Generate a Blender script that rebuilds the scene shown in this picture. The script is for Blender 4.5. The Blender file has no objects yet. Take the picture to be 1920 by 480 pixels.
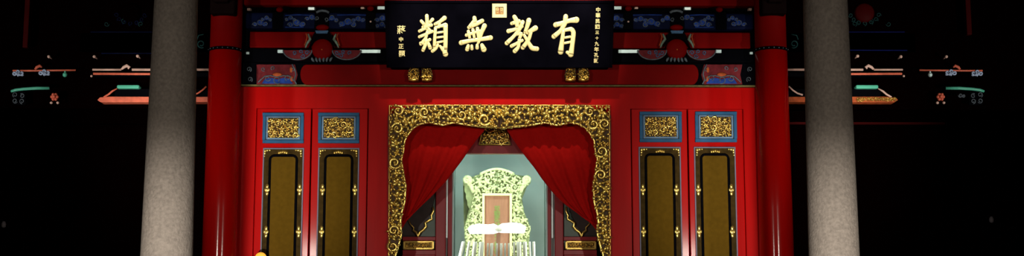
import bpy, bmesh, math, random
from mathutils import Vector, Matrix, noise
PI = math.pi
scene = bpy.context.scene
COL = scene.collection

# ---------------------------------------------------------------- camera
F = 2667.0
CAM = Vector((0.0, -14.2, 1.6))
TILT = math.radians(8.9)
YAW = -math.atan(23 / F)
cam_d = bpy.data.cameras.new('camera')
cam_d.sensor_width = 36.0
cam_d.lens = F * 36.0 / 1920.0
cam = bpy.data.objects.new('camera', cam_d)
cam.location = CAM
cam.rotation_euler = (PI / 2 + TILT, 0, YAW)
COL.objects.link(cam)
scene.camera = cam
ROT = cam.rotation_euler.to_matrix()

def ray(px, py):
    return ROT @ Vector(((px - 960) / F, (240 - py) / F, -1.0))

def P(px, py, Y):
    """point of the vertical plane at depth Y seen at a photo position"""
    d = ray(px, py)
    return CAM + d * ((Y - CAM.y) / d.y)

class Wall:
    """a facade plane that things are measured on: vertical at depth Y, or leaning by an angle"""
    def __init__(s, Y, lean=0.0, z0=0.0):
        s.Y, s.lean = Y, math.radians(lean)
        s.o = Vector((0, Y, z0))
        s.n = Vector((0, -math.cos(s.lean), -math.sin(s.lean)))
    def at(s, px, py, out=0.0):
        if s.lean == 0.0:
            p = P(px, py, s.Y)
        else:
            d = ray(px, py)
            t = (s.o - CAM).dot(s.n) / d.dot(s.n)
            p = CAM + d * t
        return p + s.n * out

def m_per_px(Y):
    return (Y - CAM.y) / F

# ---------------------------------------------------------------- materials
def new_mat(name):
    m = bpy.data.materials.new(name)
    m.use_nodes = True
    nt = m.node_tree
    return m, nt, nt.nodes['Principled BSDF']

def mat(name, col, rough=0.5, metal=0.0, coat=0.0, var=0.12, scale=6.0, bump=0.0, bscale=40.0, spec=0.5,
        emit=None, estr=0.0, stretch=None, sheen=0.0):
    m, nt, b = new_mat(name)
    tc = nt.nodes.new('ShaderNodeTexCoord')
    mp = nt.nodes.new('ShaderNodeMapping')
    if stretch: mp.inputs['Scale'].default_value = stretch
    nt.links.new(tc.outputs['Object'], mp.inputs['Vector'])
    n = nt.nodes.new('ShaderNodeTexNoise')
    n.inputs['Scale'].default_value = scale
    n.inputs['Detail'].default_value = 5
    nt.links.new(mp.outputs['Vector'], n.inputs['Vector'])
    r = nt.nodes.new('ShaderNodeValToRGB')
    r.color_ramp.elements[0].position = 0.3
    r.color_ramp.elements[1].position = 0.7
    r.color_ramp.elements[0].color = tuple(c * (1 - var) for c in col) + (1,)
    r.color_ramp.elements[1].color = tuple(min(1, c * (1 + var)) for c in col) + (1,)
    nt.links.new(n.outputs['Fac'], r.inputs['Fac'])
    nt.links.new(r.outputs['Color'], b.inputs['Base Color'])
    b.inputs['Roughness'].default_value = rough
    b.inputs['Metallic'].default_value = metal
    b.inputs['Coat Weight'].default_value = coat
    b.inputs['Coat Roughness'].default_value = 0.12
    b.inputs['Specular IOR Level'].default_value = spec
    if sheen:
        b.inputs['Sheen Weight'].default_value = sheen
        b.inputs['Sheen Tint'].default_value = (1, .15, .1, 1)
    if bump:
        n2 = nt.nodes.new('ShaderNodeTexNoise')
        n2.inputs['Scale'].default_value = bscale
        n2.inputs['Detail'].default_value = 6
        nt.links.new(mp.outputs['Vector'], n2.inputs['Vector'])
        bp = nt.nodes.new('ShaderNodeBump')
        bp.inputs['Strength'].default_value = bump
        bp.inputs['Distance'].default_value = 0.02
        nt.links.new(n2.outputs['Fac'], bp.inputs['Height'])
        nt.links.new(bp.outputs['Normal'], b.inputs['Normal'])
    if emit:
        b.inputs['Emission Color'].default_value = tuple(emit) + (1,)
        b.inputs['Emission Strength'].default_value = estr
    return m

M = {}
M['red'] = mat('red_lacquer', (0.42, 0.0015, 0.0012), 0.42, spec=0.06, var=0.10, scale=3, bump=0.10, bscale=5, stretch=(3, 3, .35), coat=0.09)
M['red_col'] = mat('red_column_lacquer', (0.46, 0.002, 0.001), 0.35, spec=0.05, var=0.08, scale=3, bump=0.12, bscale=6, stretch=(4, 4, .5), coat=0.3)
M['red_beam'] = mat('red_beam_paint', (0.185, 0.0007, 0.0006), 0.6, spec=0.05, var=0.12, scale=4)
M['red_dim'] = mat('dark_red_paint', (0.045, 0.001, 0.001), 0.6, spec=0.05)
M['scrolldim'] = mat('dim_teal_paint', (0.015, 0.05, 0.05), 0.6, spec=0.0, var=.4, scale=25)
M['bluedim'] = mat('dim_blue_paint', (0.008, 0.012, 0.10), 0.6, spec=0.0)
M['black'] = mat('black_lacquer', (0.0016, 0.0016, 0.003), 0.6, spec=0.015)
M['plaque'] = mat('plaque_lacquer', (0.0022, 0.0020, 0.0040), 0.5, spec=0.0, var=.4, scale=3)
M['navy'] = mat('navy_paint', (0.003, 0.006, 0.030), 0.6, spec=0.05, var=.5, scale=9)
M['blue'] = mat('blue_paint', (0.02, 0.06, 0.32), 0.6, spec=0.1, var=.4, scale=20)
M['skyblue'] = mat('pale_blue_paint', (0.07, 0.16, 0.30), 0.6, spec=0.1, var=.3, scale=20)
M['cloud'] = mat('grey_white_paint', (0.12, 0.145, 0.17), 0.6, spec=0.1, var=.4, scale=25)
M['sage'] = mat('sage_paint', (0.18, 0.26, 0.20), 0.6, spec=0.1, var=.4, scale=25)
M['orange'] = mat('orange_paint', (0.50, 0.10, 0.03), 0.6, spec=0.1, var=.3, scale=20)
M['maroon'] = mat('maroon_paint', (0.16, 0.02, 0.025), 0.6, spec=0.05, var=.3, scale=20)
M['pale_glaze'] = mat('pale_cyan_glaze', (0.76, 1.0, 0.97), 0.42, metal=.3, spec=0.6, var=.02, coat=.3)
M['teal'] = mat('teal_glaze', (0.12, 0.62, 0.42), 0.3, spec=0.4, var=.1)
M['coral'] = mat('coral_paint', (0.85, 0.18, 0.10), 0.4, spec=0.3, var=.2, scale=15)
M['pinkish'] = mat('pale_pink_paint', (0.85, 0.55, 0.45), 0.4, spec=0.3, var=.15, scale=15)
M['ice'] = mat('pale_blue_white_paint', (0.5, 0.62, 0.85), 0.4, spec=0.3, var=.15, scale=15)
M['stone'] = mat('granite', (0.155, 0.130, 0.110), 0.85, spec=0.15, var=.20, scale=38, bump=.35, bscale=60)
M['paving'] = mat('paving_stone', (0.10, 0.095, 0.09), 0.85, spec=0.2, var=.25, scale=5, bump=.3)
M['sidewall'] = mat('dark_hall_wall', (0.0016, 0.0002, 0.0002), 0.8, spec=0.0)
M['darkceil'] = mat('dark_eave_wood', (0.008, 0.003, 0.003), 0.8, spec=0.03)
M['gold'] = mat('gold_leaf', (0.98, 0.66, 0.17), 0.27, metal=.85, var=.15, scale=12)
M['goldlet'] = mat('bright_gold_leaf', (1.0, 0.80, 0.36), 0.45, metal=0.35, var=.06, scale=12)
M['golddim'] = mat('aged_gold_leaf', (0.72, 0.46, 0.10), 0.34, metal=.85, var=.3, scale=14)
M['goldback'] = mat('carving_ground', (0.055, 0.025, 0.008), 0.5, spec=.2, var=.5, scale=14)
M['bronze'] = mat('ochre_gilt_panel', (0.115, 0.062, 0.006), 0.7, spec=0.01, var=.10, scale=22, bump=.15, bscale=120)
M['olive'] = mat('olive_border', (0.045, 0.026, 0.005), 0.6, spec=0.04, var=.35, scale=20)
M['fillet'] = mat('grey_lilac_fillet', (0.17, 0.155, 0.22), 0.5, spec=0.2, var=.1)
M['blueframe'] = mat('steel_blue_frame', (0.025, 0.105, 0.22), 0.5, spec=0.1, var=.2, scale=8)
M['blueinner'] = mat('pale_steel_blue_frame', (0.14, 0.24, 0.38), 0.45, spec=0.2, var=.2, scale=8)
M['greengold'] = mat('green_gold_strip', (0.13, 0.12, 0.035), 0.5, spec=0.2, var=.4, scale=30)
M['curtain'] = mat('red_curtain_cloth', (0.36, 0.005, 0.004), 0.85, spec=0.03, var=.08, scale=30, sheen=.05)
M['cabinet'] = mat('maroon_cabinet_lacquer', (0.26, 0.018, 0.024), 0.3, spec=0.25, var=.12, scale=4, stretch=(4, 4, .5))
M['niche'] = mat('pale_grey_green_lining', (0.40, 0.47, 0.47), 0.8, spec=0.1, var=.06, scale=3)
M['greyglass'] = mat('grey_green_pane', (0.10, 0.13, 0.11), 0.4, spec=0.2, var=.1)
M['darkpane'] = mat('dark_pane', (0.035, 0.022, 0.02), 0.4, spec=0.2, var=.3)
M['edge'] = mat('light_gap_pale', (0.80, 0.95, 0.95), 0.4, spec=0.6, var=.05)
M['lime'] = mat('pale_gilt_tablet_carving', (0.62, 0.64, 0.36), 0.42, metal=0.05, spec=.4, var=.22, scale=30)
M['limeback'] = mat('tablet_ground', (0.26, 0.29, 0.13), 0.6, var=.2, scale=30)
M['limeline'] = mat('tablet_moulding', (0.95, 0.88, 0.45), 0.4, var=.05)
M['terracotta'] = mat('brown_tablet_board', (0.36, 0.15, 0.09), 0.5, var=.15, scale=12, stretch=(6, 6, .6))
M['glyphgreen'] = mat('green_gilt_writing', (0.22, 0.34, 0.08), 0.5, var=.1)
M['whiterod'] = mat('white_painted_wood', (0.95, 0.90, 0.84), 0.5, var=.04)
M['sealface'] = mat('seal_red_brown', (0.30, 0.12, 0.03), 0.5, var=.2, scale=60)
M['lampglow'] = mat('lamp_glow', (1, 1, 1), 0.5, emit=(1.0, 0.95, 0.98), estr=2.2)
M['globe'] = mat('amber_lamp_globe', (0.9, 0.5, 0.1), 0.4, emit=(1.0, 0.42, 0.03), estr=0.85)
M['iron'] = mat('black_iron', (0.01, 0.01, 0.01), 0.5)
M['dimwhite'] = mat('dull_white_shade', (0.30, 0.26, 0.28), 0.7)

def glass_mat():
    m = bpy.data.materials.new('clear_glass'); m.use_nodes = True
    nt = m.node_tree; nt.nodes.clear()
    o = nt.nodes.new('ShaderNodeOutputMaterial')
    mix = nt.nodes.new('ShaderNodeMixShader'); mix.inputs[0].default_value = 0.05
    t = nt.nodes.new('ShaderNodeBsdfTransparent'); t.inputs[0].default_value = (.94, .97, .95, 1)
    g = nt.nodes.new('ShaderNodeBsdfGlossy'); g.inputs['Roughness'].default_value = .05
    nt.links.new(t.outputs[0], mix.inputs[1]); nt.links.new(g.outputs[0], mix.inputs[2])
    nt.links.new(mix.outputs[0], o.inputs[0])
    return m
M['glass'] = glass_mat()

# ---------------------------------------------------------------- mesh collector
class MB:
    def __init__(s): s.v, s.f, s.smooth = [], [], []
    def add(s, vs, fs, smooth=False):
        k = len(s.v); s.v += [tuple(v) for v in vs]
        for f in fs: s.f.append(tuple(i + k for i in f)); s.smooth.append(smooth)
        return s
    def box(s, x0, x1, y0, y1, z0, z1):
        vs = [(x, y, z) for x in (x0, x1) for y in (y0, y1) for z in (z0, z1)]
        return s.add(vs, [(0, 1, 3, 2), (4, 6, 7, 5), (0, 4, 5, 1), (2, 3, 7, 6), (0, 2, 6, 4), (1, 5, 7, 3)])
    def pbox(s, px0, py0, px1, py1, Y, depth, out=0.0):
        """box whose front face lies at depth Y-out, reaching back by depth"""
        cx, cy = (px0 + px1) / 2, (py0 + py1) / 2
        x0, x1 = P(px0, cy, Y).x, P(px1, cy, Y).x
        z1, z0 = P(cx, py0, Y).z, P(cx, py1, Y).z
        return s.box(x0, x1, Y - out, Y - out + depth, z0, z1)
    def prism(s, pts, wall, thick, out=0.0):
        """polygon given by photo points on a wall plane, extruded; front face at +out"""
        fr = [wall.at(x, y, out) for x, y in pts]
        bk = [p - wall.n * thick for p in fr]
        n = len(pts)
        bm = bmesh.new()
        a = [bm.verts.new(p) for p in fr]; b = [bm.verts.new(p) for p in bk]
        fs = [bm.faces.new(a), bm.faces.new(list(reversed(b)))]
        for i in range(n):
            j = (i + 1) % n
            bm.faces.new((a[j], a[i], b[i], b[j]))
        bmesh.ops.triangulate(bm, faces=fs)
        bmesh.ops.recalc_face_normals(bm, faces=bm.faces)
        bm.verts.index_update()
        s.add([v.co.copy() for v in bm.verts], [[v.index for v in f.verts] for f in bm.faces])
        bm.free(); return s
    def tube(s, pts, rad, seg=8, flat=None, fn=None):
        """tube through 3-D points; flat = (normal, factor) squashes its section along a normal"""
        pts = [Vector(p) for p in pts]; n = len(pts)
        if not hasattr(rad, '__len__'): rad = [rad] * n
        vs = []; up = Vector((0, -1, 0)) if flat is None else flat[0]
        fk = 1.0 if flat is None else flat[1]
        for i, p in enumerate(pts):
            t = (pts[min(i + 1, n - 1)] - pts[max(i - 1, 0)])
            if t.length < 1e-9: t = Vector((0, 0, 1))
            t.normalize()
            u = up
            if abs(t.dot(u)) > .95: u = Vector((1, 0, 0))
            a = t.cross(u).normalized(); b = a.cross(t).normalized()
            for k in range(seg):
                th = 2 * PI * k / seg
                vs.append(p + a * math.cos(th) * rad[i] + b * math.sin(th) * rad[i] * fk)
        fs = []
        for i in range(n - 1):
            for k in range(seg):
                k2 = (k + 1) % seg
                fs.append((i * seg + k, i * seg + k2, (i + 1) * seg + k2, (i + 1) * seg + k))
        fs.append(tuple(range(seg - 1, -1, -1))); fs.append(tuple((n - 1) * seg + k for k in range(seg)))
        return s.add(vs, fs, True)
    def ball(s, c, rx, ry=None, rz=None, seg=10, rings=7, rot=None):
        ry = rx if ry is None else ry; rz = rx if rz is None else rz
        c = Vector(c); vs = []; fs = []
        def put(v):
            v = Vector(v)
            if rot is not None: v = rot @ v
            vs.append(c + v)
        put((0, 0, rz))
        for i in range(1, rings):
            ph = PI * i / rings
            for k in range(seg):
                th = 2 * PI * k / seg
                put((rx * math.sin(ph) * math.cos(th), ry * math.sin(ph) * math.sin(th), rz * math.cos(ph)))
        put((0, 0, -rz)); last = len(vs) - 1
        for k in range(seg):
            k2 = (k + 1) % seg
            fs.append((0, 1 + k, 1 + k2))
            for i in range(rings - 2):
                a = 1 + i * seg
                fs.append((a + k, a + seg + k, a + seg + k2, a + k2))
            a = 1 + (rings - 2) * seg
            fs.append((a + k, last, a + k2))
        return s.add(vs, fs, True)
    def lathe(s, prof, c, seg=40, axis='z'):
        """prof: (radius, height) pairs"""
        cx, cy, cz = c; vs = []; fs = []; n = len(prof)
        for r, h in prof:
            for k in range(seg):
                th = 2 * PI * k / seg
                if axis == 'z': vs.append((cx + r * math.cos(th), cy + r * math.sin(th), cz + h))
                else: vs.append((cx + r * math.cos(th), cy - h, cz + r * math.sin(th)))
        for i in range(n - 1):
            for k in range(seg):
                k2 = (k + 1) % seg
                fs.append((i * seg + k, i * seg + k2, (i + 1) * seg + k2, (i + 1) * seg + k))
        fs.append(tuple(range(seg - 1, -1, -1))); fs.append(tuple((n - 1) * seg + k for k in range(seg)))
        return s.add(vs, fs, True)
    def build(s, name, m, parent=None, bevel=0.0, label=None):
        me = bpy.data.meshes.new(name)
        me.from_pydata(s.v, [], s.f)
        for p, sm in zip(me.polygons, s.smooth): p.use_smooth = sm
        me.materials.append(m); me.update()
        bm = bmesh.new(); bm.from_mesh(me); bmesh.ops.recalc_face_normals(bm, faces=bm.faces); bm.to_mesh(me); bm.free()
        o = bpy.data.objects.new(name, me); COL.objects.link(o)
        if parent is not None:
            o.parent = parent
            o.matrix_parent_inverse = Matrix.Translation(parent_world(parent)).inverted()
        if bevel:
            md = o.modifiers.new('bevel', 'BEVEL'); md.width = bevel; md.segments = 2; md.limit_method = 'ANGLE'
        if label: o['label'] = label
        return o

WORLD_LOC = {}
def parent_world(o):
    return Vector(WORLD_LOC.get(o.name, (0, 0, 0)))

def thing(name, label, cat, loc, group=None):
    o = bpy.data.objects.new(name, None); COL.objects.link(o)
    o.location = loc; o.empty_display_size = .1
    WORLD_LOC[o.name] = tuple(loc)
    o['label'] = label; o['category'] = cat
    if group: o['group'] = group
    return o
def tag(o, label, cat, group=None):
    o['label'] = label; o['category'] = cat
    if group: o['group'] = group
    return o
def struct(o):
    o['kind'] = 'structure'; return o

# ---------------------------------------------------------------- ornament helpers
def spiral(cx, cy, r0, r1, turns, start, n=18, sgn=1):
    return [(cx + (r0 + (r1 - r0) * i / n) * math.cos(start + sgn * 2 * PI * turns * i / n),
             cy + (r0 + (r1 - r0) * i / n) * math.sin(start + sgn * 2 * PI * turns * i / n)) for i in range(n + 1)]

def inside(pt, poly):
    x, y = pt; c = False; n = len(poly); j = n - 1
    for i in range(n):
        xi, yi = poly[i]; xj, yj = poly[j]
        if (yi > y) != (yj > y) and x < (xj - xi) * (y - yi) / (yj - yi) + xi: c = not c
        j = i
    return c
def edge_dist(pt, poly):
    p = Vector(pt); best = 1e9; n = len(poly)
    for i in range(n):
        a = Vector(poly[i]); b = Vector(poly[(i + 1) % n]); ab = b - a
        t = max(0, min(1, (p - a).dot(ab) / max(ab.length_squared, 1e-9)))
        best = min(best, (p - (a + ab * t)).length)
    return best

def carve(mb, poly, wall, seed, size=7.0, out=0.0, relief=1.0, margin=1.5, curl=.3):
    """fill a photo-plane outline with carved scrolls, leaves and buds (low relief with real depth)"""
    rnd = random.Random(seed)
    k = m_per_px(wall.Y)
    xs = [p[0] for p in poly]; ys = [p[1] for p in poly]
    taken = []
    def free(x, y, r):
        for (a, b, c) in taken:
            if (a - x) ** 2 + (b - y) ** 2 < ((c + r) * .82) ** 2: return False
        return True
    area = (max(xs) - min(xs)) * (max(ys) - min(ys))
    for stage, (r_, tries) in enumerate(((size, 500), (size * .62, 900), (size * .36, 1500), (size * .22, 1500))):
        tries = int(tries * max(1, area / 6000))
        for _ in range(tries):
            x = rnd.uniform(min(xs), max(xs)); y = rnd.uniform(min(ys), max(ys))
            r = r_ * rnd.uniform(.85, 1.15)
            if not inside((x, y), poly) or edge_dist((x, y), poly) < r * .8 + margin * .5 or not free(x, y, r): continue
            taken.append((x, y, r))
            h = k * relief
            if stage == 0 and rnd.random() > curl:  # spray of plump leaves round a bud
                a0 = rnd.uniform(0, 2 * PI)
                for q in range(5):
                    a = a0 + q * 1.257 + rnd.uniform(-.25, .25)
                    leaf(mb, wall, x + math.cos(a) * r * .55, y + math.sin(a) * r * .55, r * rnd.uniform(.5, .68), a + rnd.uniform(.2, .8), out, h * rnd.uniform(1.8, 3.6), k)
                mb.ball(wall.at(x, y, out + h * 3), k * r * .24, k * r * .3, k * r * .24, 8, 6)
            elif stage == 0:                     # scroll with a bud in its eye
                sg = rnd.choice((-1, 1)); st = rnd.uniform(0, 2 * PI)
                sp = spiral(x, y, r, r * .35, 1.25, st, 16, sg)
                pts = [wall.at(a, b, out + h * (1.2 + 1.6 * i / 16)) for i, (a, b) in enumerate(sp)]
                rr = [k * r * (.14 + .17 * math.sin(PI * min(1, (i + 2) / 15)) * rnd.uniform(.7, 1.25)) for i in range(17)]
                mb.tube(pts, rr, 7)
                mb.ball(wall.at(x, y, out + h * 2.6), k * r * .26, k * r * .3, k * r * .26, 8, 6)
                for q in range(3):               # leaf tips around the scroll
                    a = st + q * 2.1 + rnd.uniform(-.3, .3)
                    leaf(mb, wall, x + math.cos(a) * r * 1.02, y + math.sin(a) * r * 1.02, r * .38, a + rnd.uniform(-.5, .5), out, h * rnd.uniform(1.5, 3.2), k)
            elif stage == 1:
                if rnd.random() < .5:            # flower of round petals
                    for q in range(5):
                        a = q * 2 * PI / 5 + rnd.random()
                        mb.ball(wall.at(x + math.cos(a) * r * .55, y + math.sin(a) * r * .55, out + h * 1.8), k * r * .36, k * r * .45, k * r * .36, 8, 6)
                    mb.ball(wall.at(x, y, out + h * 2.6), k * r * .32, k * r * .45, k * r * .32, 8, 6)
                else:                            # leaf pair
                    a = rnd.uniform(0, 2 * PI)
                    leaf(mb, wall, x + math.cos(a + 1.5) * r * .35, y + math.sin(a + 1.5) * r * .35, r * .95, a, out, h * 2.8, k)
                    leaf(mb, wall, x - math.cos(a + 1.5) * r * .35, y - math.sin(a + 1.5) * r * .35, r * .8, a + .5, out, h * 2.1, k)
            elif stage == 2:
                leaf(mb, wall, x, y, r * 1.1, rnd.uniform(0, 2 * PI), out, h * rnd.uniform(1.4, 2.8), k)
            else:
                mb.ball(wall.at(x, y, out + h * rnd.uniform(.6, 1.8)), k * r * .9, k * r, k * r * .9, 7, 5)
    return mb

def leaf(mb, wall, x, y, r, a, out, h, k):
    c, s_ = math.cos(a), math.sin(a)
    pts = []; rr = []
    for i in range(6):
        t = i / 5; u = (t - .5) * 2 * r
        pts.append(wall.at(x + c * u + .18 * r * math.sin(t * PI) * -s_, y + s_ * u + .18 * r * math.sin(t * PI) * c, out + h * (.5 + .6 * math.sin(PI * t))))
        rr.append(k * r * (.08 + .47 * math.sin(PI * (t * .85 + .08)) ** .8))
    mb.tube(pts, rr, 7)

def line2d(mb, wall, pts, r, out=0.0, seg=7, flat=.8):
    k = m_per_px(wall.Y)
    rr = [k * q for q in r] if hasattr(r, '__len__') else k * r
    mb.tube([wall.at(x, y, out) for x, y in pts], rr, seg, (wall.n, flat))
    return mb

def mir(pts, s=1873.0): return [(s - x, y) for x, y in pts]

W0 = Wall(0.0)

# ---------------------------------------------------------------- the setting
def setting():
    m = MB().box(-14, 14, -18, 6, -.35, -.0)
    struct(m.build('floor', M['paving']))
    # red facade wall with three openings: the gilt doorway and two pairs of door leaves
    def X(px): return P(px, 300, 0).x
    zt = P(937, 164, 0).z; zd = P(560, 203, 0).z; zo = P(937, 200, 0).z
    m = MB()
    m.box(X(430), X(1443), 0, .22, zd, zt)                 # band over the openings
    m.box(X(430), X(478), 0, .22, 0, zd); m.box(X(1396), X(1443), 0, .22, 0, zd)
    m.box(X(690), X(735), 0, .22, 0, zd); m.box(X(1138), X(1183), 0, .22, 0, zd)
    struct(m.build('wall_front', M['red']))
    # frieze backing above the wall, behind the brackets
    struct(MB().box(X(430), X(1443), .06, .25, zt, 6.0).build('wall_frieze', M['black']))
    # side bays: the dark hall wall lies further back
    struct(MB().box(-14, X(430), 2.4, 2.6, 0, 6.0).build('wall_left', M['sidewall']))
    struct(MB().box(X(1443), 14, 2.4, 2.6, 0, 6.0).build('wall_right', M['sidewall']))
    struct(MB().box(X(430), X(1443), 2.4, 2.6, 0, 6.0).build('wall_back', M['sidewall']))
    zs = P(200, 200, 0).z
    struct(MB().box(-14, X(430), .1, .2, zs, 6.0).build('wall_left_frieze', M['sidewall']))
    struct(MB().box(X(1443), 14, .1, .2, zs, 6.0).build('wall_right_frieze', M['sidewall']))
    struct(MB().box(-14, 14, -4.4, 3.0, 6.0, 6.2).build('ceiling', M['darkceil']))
    # narrow moulding running along each side wall
    m = MB().pbox(1440, 230, 1770, 234, 2.4, .05, .04)
    struct(m.build('trim_right', M['red_dim']))
    m = MB().pbox(110, 235, 420, 238, 2.4, .05, .04)
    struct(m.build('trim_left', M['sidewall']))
setting()

# ---------------------------------------------------------------- columns
def stone_column(pts_top, pts_bot, label):
    Y = -3.0
    r = m_per_px(Y)
    cx = (P(sum(pts_bot) / 2, 480, Y).x + P(sum(pts_top) / 2, 0, Y).x) / 2
    rb = (pts_bot[1] - pts_bot[0]) / 2 * r; rt = (pts_top[1] - pts_top[0]) / 2 * r
    zb = P(937, 480, Y).z; zt = P(937, 0, Y).z
    t = thing('stone_column', label, 'column', (cx, Y, 0), 'grey stone columns at the front of the porch')
    prof = []
    for i in range(25):
        z = .42 + (6.0 - .42) * i / 24
        u = (z - zb) / (zt - zb)
        rr = rb + (rt - rb) * u if u > 0 else rb + (rb - rt) * .18 * min(1, -u)
        prof.append((rr, z))
    MB().lathe(prof, (cx, Y, 0), 56).build('shaft', M['stone'], t)
    q = rb
    MB().lathe([(q * 1.55, 0), (q * 1.55, .1), (q * 1.45, .16), (q * 1.62, .26), (q * 1.45, .36), (q * 1.1, .40), (q * 1.05, .43)], (cx, Y, 0), 40).build('base', M['stone'], t)
stone_column((287, 369), (267, 363), 'tall grey stone column left of the red hall front')
stone_column((1503, 1587), (1519, 1613), 'tall grey stone column right of the red hall front')

def red_column(px, label, side):
    Y = -.12
    k = m_per_px(Y)
    c = P(px, 290, Y)
    r = 31.5 * k
    t = thing('red_column', label, 'column', (c.x, Y, 0), 'red lacquered columns beside the door leaves')
    zb = P(px, 96, Y).z
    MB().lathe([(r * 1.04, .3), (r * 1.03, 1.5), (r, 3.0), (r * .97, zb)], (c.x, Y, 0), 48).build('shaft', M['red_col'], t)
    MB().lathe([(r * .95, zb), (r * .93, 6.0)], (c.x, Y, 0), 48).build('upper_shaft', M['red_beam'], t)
    b = MB().lathe([(r * .98, zb - .012), (r * 1.03, zb - .008), (r * 1.03, zb + .016), (r * .98, zb + .02)], (c.x, Y, 0), 48).build('collar', M['black'], t)
    # small pale beads on the collar
    m = MB()
    for q in range(9):
        a = -PI / 2 + (q - 4) * .3
        m.ball((c.x + r * 1.03 * math.cos(a), Y + r * 1.03 * math.sin(a), zb + .004), .006, seg=6, rings=5)
    m.build('collar_bead_row', M['cloud'], b)
    MB().lathe([(r * 1.5, 0), (r * 1.5, .1), (r * 1.7, .2), (r * 1.15, .31)], (c.x, Y, 0), 32).build('base', M['stone'], t)
    # carved wooden corbel against the column near its top
    zc = P(px, 36, Y).z
    m = MB().box(c.x - r * .75, c.x + r * .75, Y - r * 1.5, Y - r * .4, zc, 5.6)
    m.box(c.x - r * .45, c.x + r * .45, Y - r * 2.0, Y - r * .5, zc + .1, 5.6)
    m.build('corbel', M['darkceil'], t, bevel=.02)
red_column(417, 'red lacquered column behind the left stone column', -1)
red_column(1451, 'red lacquered column behind the right stone column', 1)

# ---------------------------------------------------------------- the four door leaves
def door_leaf(lx0, lx1, px0, px1, y_up, label, seed):
    Yb = .05                                        # leaf face a little behind the wall face
    wl = Wall(Yb)
    cx = (lx0 + lx1) / 2
    top = P(cx, 203, Yb).z
    x0, x1 = P(lx0, 300, Yb).x, P(lx1, 300, Yb).x
    t = thing('door_leaf', label, 'door', ((x0 + x1) / 2, Yb, 0), 'red door leaves with gilded panels')
    g = .004
    MB().box(x0 + g, x1 - g, Yb, Yb + .07, .02, top - .004).build('board', M['red'], t, bevel=.006)
    # upper panel: steel-blue frame round a gilt carving
    ya, yb = y_up, y_up + 57
    fr = MB()
    for (a, b, c, d) in ((px0, ya, px1, ya + 6), (px0, yb - 6, px1, yb), (px0, ya + 6, px0 + 6, yb - 6), (px1 - 6, ya + 6, px1, yb - 6)):
        fr.pbox(a, b, c, d, Yb, .035, .03)
    f = fr.build('upper_frame', M['blueframe'], t, bevel=.004)
    fi = MB()
    for (a, b, c, d) in ((px0 + 7, ya + 7, px1 - 7, ya + 9), (px0 + 7, yb - 10, px1 - 7, yb - 7), (px0 + 7, ya + 9, px0 + 10, yb - 10), (px1 - 10, ya + 9, px1 - 7, yb - 10)):
        fi.pbox(a, b, c, d, Yb, .03, .024)
    fi.build('inner_moulding', M['blueinner'], f, bevel=.003)
    MB().pbox(px0 + 6, ya + 6, px1 - 6, yb - 6, Yb, .012, .01).build('carving_ground', M['goldback'], t)
    poly = [(px0 + 9, ya + 9), (px1 - 9, ya + 9), (px1 - 9, yb - 9), (px0 + 9, yb - 9)]
    carve(MB(), poly, wl, seed, 6.2, .010, 1.3, 1.0).build('carved_relief', M['gold'], t)
    # lower panel
    y2 = y_up + 66
    zb = 1.05
    def rect(mb, a, c, topy, w, out, dep):          # an inverted-U of fillets plus foot
        xa, xc = P(a, 350, Yb).x, P(c, 350, Yb).x
        zt = P((a + c) / 2, topy, Yb).z; ww = w * m_per_px(Yb)
        mb.box(xa, xc, Yb - out, Yb - out + dep, zt - ww, zt)
        mb.box(xa, xa + ww, Yb - out, Yb - out + dep, zb, zt - ww)
        mb.box(xc - ww, xc, Yb - out, Yb - out + dep, zb, zt - ww)
        mb.box(xa, xc, Yb - out, Yb - out + dep, zb - ww, zb)
    a0, a1 = px0 - 1, px1 - 1
    r1 = MB(); rect(r1, a0, a1, y2, 2.2, .022, .03); r1.build('lower_fillet', M['fillet'], t)
    xa, xc = P(a0 + 2, 350, Yb).x, P(a1 - 2, 350, Yb).x
    zt = P(cx, y2 + 2, Yb).z
    MB().box(xa, xc, Yb - .008, Yb + .02, zb, zt).build('border', M['olive'], t)
    # dark groove ring with rounded top corners
    k = m_per_px(Yb)
    ix0, ix1 = P(a0 + 13.5, 350, Yb).x, P(a1 - 13.5, 350, Yb).x
    iz = P(cx, y2 + 14, Yb).z; rc = .045
    pts = [(ix0, zb + .06)] + [(ix0 + rc - rc * math.cos(q * PI / 10), iz - rc + rc * math.sin(q * PI / 10)) for q in range(6)] + \
          [(ix1 - rc + rc * math.sin(q * PI / 10), iz - rc + rc * math.cos(q * PI / 10)) for q in range(6)] + [(ix1, zb + .06)]
    MB().tube([(x, Yb - .010, z) for x, z in pts], 2.6 * k, 8, (Vector((0, -1, 0)), .6)).build('dark_moulding', M['black'], t)
    jx0, jx1 = ix0 + 2.2 * k, ix1 - 2.2 * k
    MB().box(jx0, jx1, Yb - .014, Yb - .004, zb + .05, iz - 2.2 * k).build('ochre_panel', M['bronze'], t, bevel=.004)
    # gilt fittings
    def fitting(mb_name, cxp, cyp, w, h):
        p = wl.at(cxp, cyp, .012); m = MB()
        fitting_at(m, p, w, h)
        m.build(mb_name, M['golddim'], t)
    def fitting_at(m, p, w, h):
        m.ball(p, w * k, .012, h * .55 * k, 10, 8)
        for s in (-1, 1):
            m.ball(p + Vector((0, -.004, s * h * .55 * k)), w * .7 * k, .010, h * .42 * k, 8, 6)
            m.ball(p + Vector((s * w * .6 * k, -.006, 0)), w * .5 * k, .009, h * .3 * k, 8, 6)
        m.ball(p + Vector((0, -.012, 0)), w * .35 * k, .006, w * .4 * k, 8, 6)
    for side_px in (a0 + 8, a1 - 8):
        sx = P(side_px, 400, Yb).x
        for q in range(5):
            z = P(side_px, 356, Yb).z - q * 79 * k
            if z < zb + .1: break
            m = MB(); fitting_at(m, Vector((sx, Yb - .012, z)), 5.0, 12.0); m.build('gilt_stud', M['gold'], t)
    m = MB()
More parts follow.
